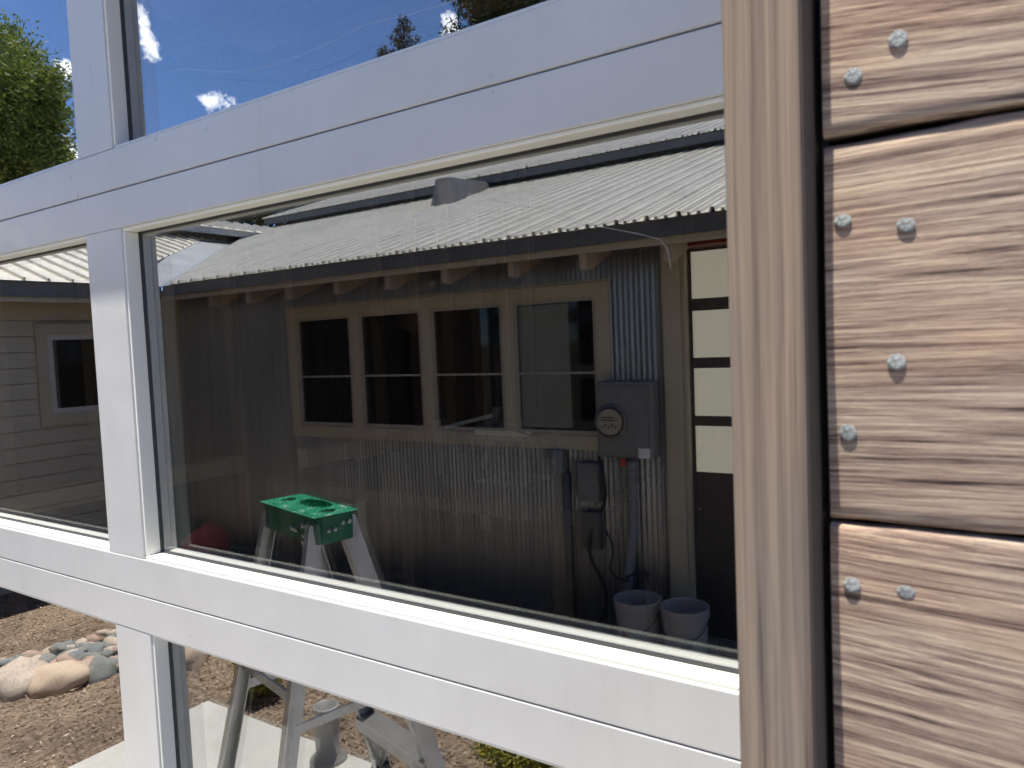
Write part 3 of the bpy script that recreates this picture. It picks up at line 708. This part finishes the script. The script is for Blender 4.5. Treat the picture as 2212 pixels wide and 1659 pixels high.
for t in (.45, .86):
    a = rA[0].lerp(rA[1], t); b_ = rB[0].lerp(rB[1], t); mb = MB(); mb.bar(a, b_, .006, .03); mb.build('rear_brace', M['alu'], lad, mirror=True)
for (p, q2) in ((fA, rA), (fB, rB)):
    a = p[0].lerp(p[1], .52); b_ = q2[0].lerp(q2[1], .52); mb = MB(); mb.bar(a, b_, .005, .028); mb.build('spreader', M['alu'], lad, mirror=True)
for (p, q2, t0, t1) in ((fA, fB, .77, .98), (fB, fA, .77, .98)):
    a = p[0].lerp(p[1], t1); m_ = p[0].lerp(p[1], t0).lerp(q2[0].lerp(q2[1], t0), .45); mb = MB(); mb.bar(a, m_, .004, .025); mb.build('diagonal_brace', M['alu'], lad, mirror=True)

# post on the slab
mb = MB(); mb.lathe((-2.29, 1.99, 0), [(.0, 0), (.075, 0), (.072, .012), (.048, .03), (.048, .20), (.051, .205), (.051, .225), (.044, .225), (.044, .04)], 28)
tag(mb.build('pipe_stub', M['greypipe'], smooth=True, mirror=True), 'short grey metal pipe stub with flared foot standing behind the ladder legs', 'pipe')

# ------------------------------------------------------------ pails
def pail(x, y, label, red):
    e = empty('plastic_pail', label, 'bucket', 'open white pails by the wall')
    H = .29; mb = MB(); mb.lathe((x, y, -.03), [(.0, .004), (.100, .004), (.104, .0), (.118, H - .05), (.126, H - .048), (.127, H - .035), (.119, H - .033), (.120, H - .012), (.126, H - .010), (.126, H), (.116, H), (.114, H - .03), (.101, .012), (.0, .012)], 44)
    mb.build('pail_body', M['pail'], e, smooth=False, mirror=True)
    mb = MB(); pts = []
    for k in range(25):
        t = math.pi * k / 24; pts.append((x + .130 * math.cos(t), y - .130 * math.sin(t) * .62 - .02, H - .075 - .115 * math.sin(t)))
    mb.tube(pts, .0025, 6); mb.build('bail_handle', M['black'], e, smooth=True, mirror=True)
    def patch(a0, a1, zf, mat, nm):
        m_ = MB(); K = 12
        for i in range(K + 1):
            a = a0 + (a1 - a0) * i / K; z0, z1 = zf(i / K)
            for z in (z0, z1):
                r = .1055 + (z / (H - .05)) * .0140 + .0012; m_.v.append((x + r * math.cos(a), y + r * math.sin(a), z - .03))
        for i in range(K): m_.f.append([2 * i, 2 * i + 2, 2 * i + 3, 2 * i + 1])
        m_.build(nm, mat, e, mirror=True)
    if red:
        patch(-2.75, -2.2, lambda t: (.06, .06 + .11 * (1 - t)), M['pailred'], 'printed_mark')
        patch(-1.95, -1.45, lambda t: (.08 + .02 * t, .15 - .05 * t), M['pailred'], 'printed_mark')
    else:
        for k in range(9): patch(-1.9 + k * .11, -1.9 + k * .11 + .07, lambda t, k=k: (.075 + .004 * k, .098 + .006 * (k % 3) + .004 * k), M['pailprint'], 'printed_mark')
        patch(-1.25, -.75, lambda t: (.15, .16), M['pailprint'], 'printed_mark'); patch(-2.6, -2.45, lambda t: (.07, .17), M['pailprint'], 'printed_mark')
pail(-1.638, 3.60, 'open white plastic pail with reddish print, left of the pair by the wall', True)
pail(-1.372, 3.60, 'open white plastic pail with dark lettering, right of the pair by the wall', False)

# ------------------------------------------------------------ stones
def stone_mesh(name, mat, seed, sub=3, rough=.12):
    import bmesh
    bm = bmesh.new(); bmesh.ops.create_icosphere(bm, subdivisions=sub, radius=1); r = random.Random(seed)
    ph = [Vector((r.uniform(-1, 1), r.uniform(-1, 1), r.uniform(-1, 1))).normalized() for _ in range(7)]
    for v in bm.verts:
        d = v.co.normalized(); k = 1
        for i, p in enumerate(ph): k += rough * math.sin(d.dot(p) * (2 + i) + i) / (1 + i * .35)
        for p in ph[:4]:
            e = d.dot(p)
            if e > .72: k -= (e - .72) * .35
        v.co = d * k
    me = bpy.data.meshes.new(name); bm.to_mesh(me); bm.free()
    for p in me.polygons: p.use_smooth = True
    me.materials.append(mat); return me
def put_stone(name, me, x, y, z, sx, sy, sz, rz, label, cat, group=None):
    o = bpy.data.objects.new(name, me); COL.objects.link(o); o.location = VR((x, y, z)); o.scale = (sx, sy, sz); o.rotation_euler = (random.uniform(-.2, .2), random.uniform(-.2, .2), rz)
    return tag(o, label, cat, group)
def G(u, v):
    r_ = (u - 1106) * ax + (v - 829.5) * ay + 1600 * az; t = -EYE / r_[2]; return r_[0] * t, r_[1] * t
BG = 'boulders along the dry stream'
for u, v, mat, sd_, sz, rz, lb_ in ((38, 1470, 'st1', 3, (.19, .155, .15), .2, 'pale speckled boulder, largest of the row beside the cobble strip'),
        (128, 1464, 'st2', 5, (.165, .14, .10), .35, 'tan smooth boulder between the pale speckled one and the grey one'),
        (182, 1446, 'st4', 8, (.12, .12, .075), .3, 'flat pinkish boulder half hidden behind the tan smooth one'),
        (217, 1446, 'st3', 9, (.10, .10, .085), .6, 'small grey boulder at the right end of the boulder row'),
        (408, 1418, 'st2', 12, (.17, .13, .10), .9, 'tan boulder alone in the bark chips, left of the ladder leg')):
    x, y = G(u, v); put_stone('boulder', stone_mesh('boulder', M[mat], sd_), x, y, -.025, *sz, rz, lb_, 'boulder', BG)
cob = [stone_mesh('river_cobble', M[k], 20 + i, 2, .10) for i, k in enumerate(('st5', 'st3', 'st1', 'st4', 'st5', 'st4', 'st3', 'st1'))]
ORD = 'first second third fourth fifth sixth seventh eighth ninth tenth eleventh twelfth thirteenth'.split()
CN = ['blue grey', 'dark grey', 'pale', 'pinkish', 'blue grey', 'pinkish', 'dark grey', 'pale']
placed = []
for i in range(1500):
    u = random.uniform(-40, 300); t = min(1, max(0, u / 250)); lo, hi = 1432 - 66 * t, 1444 - 6 * t
    v = random.uniform(lo, hi); x, y = G(u, v); k = random.randrange(8); s = random.uniform(.026, .048)
    if any((x - a) ** 2 + (y - b_) ** 2 < (.66 * (s + c_)) ** 2 for a, b_, c_ in placed): continue
    if len(placed) > 140: break
    placed.append((x, y, s))
    put_stone('river_cobble', cob[k], x, y, random.uniform(-.02, .022), s * 1.35, s, s * .7, random.uniform(0, 3), CN[k] + ' rounded cobble among the river stones of the dry stream', 'cobble', CN[k] + ' river cobbles')
for i, (x, y) in enumerate([(-5.2 + .27 * k + random.uniform(-.08, .08), W - .16 - random.uniform(0, .22)) for k in range(13)]):
    k = random.randrange(8); s = random.uniform(.05, .085)
    put_stone('wall_rock', cob[k], x, y, -.01, s * 1.2, s, s * .75, random.uniform(0, 3), 'rounded ' + CN[k] + ' rock at the foot of the corrugated wall, ' + ORD[i] + ' from the wing corner', 'rock', 'rocks at the wall foot')

# ------------------------------------------------------------ leaves, chips
def quads(name, pos, dirs, ln, wd, mat, parent=None):
    """many small leaf faces in one mesh"""
    n = len(pos); dirs = dirs / np.linalg.norm(dirs, axis=1)[:, None]
    rnd = rng.normal(size=(n, 3)); side = np.cross(dirs, rnd); side /= np.linalg.norm(side, axis=1)[:, None]
    ln = np.broadcast_to(ln, (n,))[:, None]; wd = np.broadcast_to(wd, (n,))[:, None]
    a = pos; b_ = pos + dirs * ln * .5 + side * wd; c_ = pos + dirs * ln; d_ = pos + dirs * ln * .5 - side * wd
    v = np.stack([a, b_, c_, d_], 1).reshape(-1, 3)
    me = bpy.data.meshes.new(name); me.vertices.add(4 * n); me.vertices.foreach_set('co', v.ravel().astype(np.float32))
    me.loops.add(4 * n); me.loops.foreach_set('vertex_index', np.arange(4 * n, dtype=np.int32)); me.polygons.add(n)
    me.polygons.foreach_set('loop_start', np.arange(0, 4 * n, 4, dtype=np.int32)); me.update(calc_edges=True); me.validate()
    me.materials.append(mat); o = bpy.data.objects.new(name, me); COL.objects.link(o)
    if parent is not None: o.parent = parent
    return o
n = 26000
px = rng.uniform(-7.5, -.8, n); py = rng.uniform(1.0, 3.86, n)
keep = ~((px > -3.22) & (py < 2.08)) & (px > -6.05); px, py = px[keep], py[keep]
pp = np.stack([px, 2 * YG - py, -.026 + rng.uniform(0, .012, len(px))], 1); dd = rng.normal(size=(len(px), 3)) * np.array([1, 1, .22])
tag(quads('wood_chip_mulch', pp, dd, rng.uniform(.012, .034, len(px)), rng.uniform(.002, .0055, len(px)), M['chips']), 'loose brown bark chips strewn over the bed', 'mulch', kind='stuff')
def clumps(centre, rad, nc, per, spread, flat=1.0, up=0.0):
    c = np.array(centre); out = []; dr = []
    for _ in range(nc):
        d = rng.normal(size=3); d /= np.linalg.norm(d); k = rng.uniform(.45, 1.02) ** .6
        cc = c + d * np.array(rad) * k
        p = cc + rng.normal(size=(per, 3)) * spread * np.array([1, 1, flat])
        out.append(p); dr.append(rng.normal(size=(per, 3)) + d * .8 + np.array([0, 0, up]))
    return np.concatenate(out), np.concatenate(dr)
def shrub(x, y, r, label):
    e = empty('yellow_shrub', label, 'shrub', 'yellow green shrubs in the bark bed'); p0 = VR((x, y, 0))
    p, d = clumps((p0[0], p0[1], r * .75), (r, r, r * .75), 90, 42, r * .12)
    p[:, 2] = np.maximum(p[:, 2], -.01); quads('foliage', p, d, rng.uniform(.018, .034, len(p)), .006, M['leafD'], e)
    mb = MB()
    for k in range(9):
        a = k * .7; mb.tube([(p0[0], p0[1], -.03), (p0[0] + r * .4 * math.cos(a), p0[1] + r * .4 * math.sin(a), r * .6), (p0[0] + r * .75 * math.cos(a), p0[1] + r * .75 * math.sin(a), r * 1.1)], [.006, .004, .002], 5)
    mb.build('stems', M['bark'], e)
x, y = G(566, 1488); shrub(x, y, .125, 'small yellow green shrub seen between the ladder legs')
x, y = G(1120, 1690); shrub(x, y, .14, 'small yellow green shrub right of the ladder feet')

def ray(u, v):
    r = (u - 1106) * ax + (v - 829.5) * ay + 1600 * az; return r
def at(u, v, y):
    r = ray(u, v); t = y / r[1]; p = r * t; return np.array(VR((p[0], p[1], p[2] + EYE)))
def tree(label, cat_name, crowns, trunk, leaf, ln, wd, per=60, group=None, bias=(0, 0, 0)):
    """crowns: (centre, radii, clumps, spread)"""
    e = empty(cat_name, label, 'tree', group); P_, D_ = [], []
    mb = MB(); base_ = Vector(trunk[0]); top = Vector(trunk[1]); r0 = trunk[2]
    K = 9; pts = [base_.lerp(top, k / K) + Vector((math.sin(k * 1.7) * r0 * .5, math.cos(k * 2.3) * r0 * .5, 0)) for k in range(K + 1)]
    mb.tube(pts, [r0 * (1.1 - .9 * k / K) for k in range(K + 1)], 10); mb.build('trunk', M['bark'], e, smooth=True)
    lb = MB()
    for c, rad, nc, spr in crowns:
        p, d = clumps(c, rad, nc, per, spr); P_.append(p); D_.append(d + np.array(bias))
        s = pts[max(2, min(K, int(K * .75 * random.random()) + 3))]
        for q_ in range(4):
            o_ = Vector(np.array(c) + rng.normal(size=3) * np.array(rad) * .5); mid = s.lerp(o_, .5) + Vector((0, 0, .25))
            lb.tube([s, mid, o_], [r0 * .35, r0 * .2, r0 * .06], 6)
    lb.build('limbs', M['bark'], e, smooth=True)
    p = np.concatenate(P_); d = np.concatenate(D_)
    quads('crown', p, d, rng.uniform(ln * .6, ln * 1.3, len(p)), wd, leaf, e); return e
# willow seen at the left edge
Yt = 10.0
cr = []
for (u, v, rr, nc) in ((-70, 130, 1.5, 60), (5, 130, .75, 40), (-20, 220, 1.3, 90), (60, 190, .70, 55), (35, 270, 1.0, 80), (95, 240, .40, 26), (105, 180, .28, 14), (85, 320, .55, 45), (40, 380, 1.1, 90), (120, 350, .32, 14), (-80, 350, 1.8, 100), (20, 480, 1.5, 80), (-80, 560, 1.8, 60)):
    c = at(u, v, Yt); cr.append((c, (rr, rr, rr * .9), int(nc * .8), .26))
b0 = at(10, 500, Yt); tree('tall bright green leafy tree at the far left, seen beside the white cloud', 'leafy_tree', cr, ((b0[0], b0[1], -.1), (b0[0], b0[1], 9.0), .28), M['leafA'], .17, .028, per=75)
# conifers beyond the roof
def conifer(u, vtop, vbot, y, halfpx, label, drop=5.0, leaf='leafB', nb=None):
    e = empty('conifer_tree', label, 'tree', 'conifers beyond the roof'); top = at(u, vtop, y); bot = at(u, vbot, y); h = top[2] - bot[2]
    sc = float(ray(u, vtop) @ az) ; depth = y / ray(u, vtop)[1] * 1600; halfw = halfpx / 1600 * depth
    H = h + drop; base_ = np.array([top[0], top[1], top[2] - H]); g = halfw / h
    mb = MB(); mb.tube([(top[0], top[1], -.2), tuple(base_), tuple(top)], [.25, .16, .015], 8); mb.build('trunk', M['bark'], e)
    P_, D_ = [], []; lb = MB()
    nb = nb or int(H * 17)
    for k in range(nb):
        t = (k + .5) / nb; z = top[2] - t * H; w_ = (g * t * H) * (0.75 + .5 * random.random()) * (1 if t * H < h * 1.3 else .9) + .05; a = k * 2.399 + random.random()
        dv = np.array([math.cos(a), math.sin(a), 0.55 - .5 * t]); tip = np.array([top[0], top[1], z]) + dv * w_
        lb.tube([(top[0], top[1], z), tuple(tip)], [.02, .006], 4, caps=False)
        m_ = int(26 + 60 * w_); s = rng.uniform(.12, 1, m_)[:, None]
        p = np.array([top[0], top[1], z]) + dv * w_ * s + rng.normal(size=(m_, 3)) * (.035 + .06 * (1 - s)) * (1 + w_ * .5)
        P_.append(p); D_.append(rng.normal(size=(m_, 3)) * .7 + dv * .8 + np.array([0, 0, .3]))
    lb.build('limbs', M['bark'], e); p = np.concatenate(P_); quads('crown', p, np.concatenate(D_), rng.uniform(.08, .17, len(p)), .018, M[leaf], e)
conifer(870, 42, 130, 22, 42, 'brown green conifer whose tip stands above the upper rail, tallest of the pair')
conifer(827, 108, 135, 23, 11, 'thin dark conifer tip just left of the taller conifer')
# drooping tree behind the roof on the right
cr = []
for (u, v, rr, nc) in ((1030, -25, .42, 34), (1075, -5, .42, 40), (1120, 0, .40, 30), (1165, -8, .26, 14), (1060, 40, .22, 10), (1000, 74, .10, 4), (975, 82, .09, 3), (1015, 70, .08, 3), (1110, 120, .7, 40), (1060, 200, .8, 40), (1180, 220, .7, 25), (1000, 330, .8, 30), (1160, 320, .6, 10), (1110, -90, .9, 50)):
    c = at(u, v, 11); cr.append((c, (rr, rr, rr * .7), nc, .13))
b0 = at(1080, 300, 11); tree('dark tree with drooping leafy twigs behind the house roof', 'drooping_tree', cr, ((b0[0], b0[1], -.1), (b0[0], b0[1], 7.5), .18), M['leafC'], .15, .017, per=34, bias=(0, 0, -1.6))
# greenery behind the house seen in the gap over the roofs
cr = []
for (u, v, rr, nc) in ((470, 470, 1.4, 60), (530, 462, .9, 40), (420, 440, 1.6, 60), (640, 440, 1.3, 60), (720, 425, 1.2, 45), (780, 390, 1.0, 30), (600, 380, 1.0, 20)):
    c = at(u, v, 16); cr.append((c, (rr, rr, rr * .8), nc, .3))
b0 = at(560, 500, 16); tree('dark green tree just above the ridge behind the house', 'leafy_tree', cr, ((b0[0], b0[1], -.1), (b0[0], b0[1], 7), .25), M['leafC'], .16, .03, per=60)

def front(u, v, y):
    r_ = (u - 1106) * ax + (v - 829.5) * ay + 1600 * az; t = y / r_[1]; return (r_[0] * t, y, r_[2] * t + EYE)
M['silk'] = plain('spider_silk', (.75, .75, .72), rough=.4)
for pts, lb_ in (([(1010, 418), (1100, 437), (1200, 466), (1300, 490), (1380, 505), (1425, 517), (1442, 538), (1449, 580)], 'thin pale spider thread sagging across the roof reflection in the middle pane'),
                 ([(362, 155), (400, 149), (470, 154), (530, 156), (580, 143), (650, 120), (720, 88), (790, 52), (880, 33), (985, 0), (1060, -40)], 'thin pale spider thread curving across the sky in the upper pane')):
    mb = MB(); mb.tube([front(u, v, D + .006) for u, v in pts], .00013, 5); tag(mb.build('spider_thread', M['silk'], smooth=True), lb_, 'spider thread')


# ------------------------------------------------------------ things inside the workshop, behind the glass
wb = empty('work_table', 'dim work table inside the workshop, behind the middle pane', 'table')
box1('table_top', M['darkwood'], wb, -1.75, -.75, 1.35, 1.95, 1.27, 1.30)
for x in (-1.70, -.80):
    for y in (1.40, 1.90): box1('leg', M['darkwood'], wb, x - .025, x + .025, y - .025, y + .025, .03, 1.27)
bn = MB(); x0, x1, y0, y1, z0, z1 = -1.14, -.98, 1.52, 1.68, 1.302, 1.425

for a_ in (x0, x1 - .006):
    for b_ in (y0, y1 - .006): bn.box(a_, a_ + .006, b_, b_ + .006, z0, z1)
bn.box(x0, x1, y0, y1, z0 + .0005, z0 + .004)
bin_ = bn.build('storage_bin', M['fascia'], None); tag(bin_, 'small open bin frame on the dim work table inside', 'bin')
box1('rim', M['fascia'], bin_, x0 - .004, x1 + .004, y0 - .004, y0 - .0005, z1 - .008, z1)
ck = empty('tool_charger', 'black device with pale edge and cable resting on the small open bin', 'device')
box1('body', M['black'], ck, -1.13, -.96, 1.53, 1.66, 1.428, 1.455, bevel=.006); box1('edge_strip', M['winframe'], ck, -1.13, -.96, 1.522, 1.5285, 1.428, 1.440)
mb = MB(); mb.tube([(-.99 + .075 * math.sin(t), 1.50, 1.37 + .075 * math.cos(t)) for t in np.linspace(0, 3.6, 20)], .003, 6); mb.build('cord', M['black'], ck, smooth=True)
sw_ = empty('clamp_rack', 'grey metal bar clamp on the dim work table, left of the small bin', 'clamp')
mb = MB(); mb.bar((-1.30, 1.6, 1.43), (-1.10, 1.6, 1.475), .012, .010); mb.build('bar', M['alu'], sw_)
mb = MB(); mb.box(-1.315, -1.285, 1.58, 1.62, 1.302, 1.455); mb.build('fixed_jaw', M['fascia'], sw_); mb = MB(); mb.bar((-1.15, 1.6, 1.33), (-1.10, 1.6, 1.49), .03, .02); mb.build('sliding_jaw', M['fascia'], sw_)

cr_ = empty('storage_crate', 'dark crate inside the workshop, low at the left of the middle pane', 'crate')
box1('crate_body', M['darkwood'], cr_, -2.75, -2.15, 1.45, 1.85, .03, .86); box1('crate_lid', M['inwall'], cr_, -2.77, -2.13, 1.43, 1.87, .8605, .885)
mb = MB(); mb.lathe((-2.42, 1.6, .886), [(.0, 0), (.075, .002), (.085, .04), (.075, .10), (.045, .15), (.02, .17), (.0, .172)], 20)
for k, v in enumerate(mb.v):
    x_, y_, z_ = v; mb.v[k] = (x_ + .02 * math.sin(z_ * 40 + y_ * 30), y_ + .015 * math.sin(z_ * 55 + x_ * 20), z_)
tag(mb.build('red_bundle', M['redcloth'], smooth=True), 'dim red rounded bundle inside, low at the left of the middle pane', 'bundle')
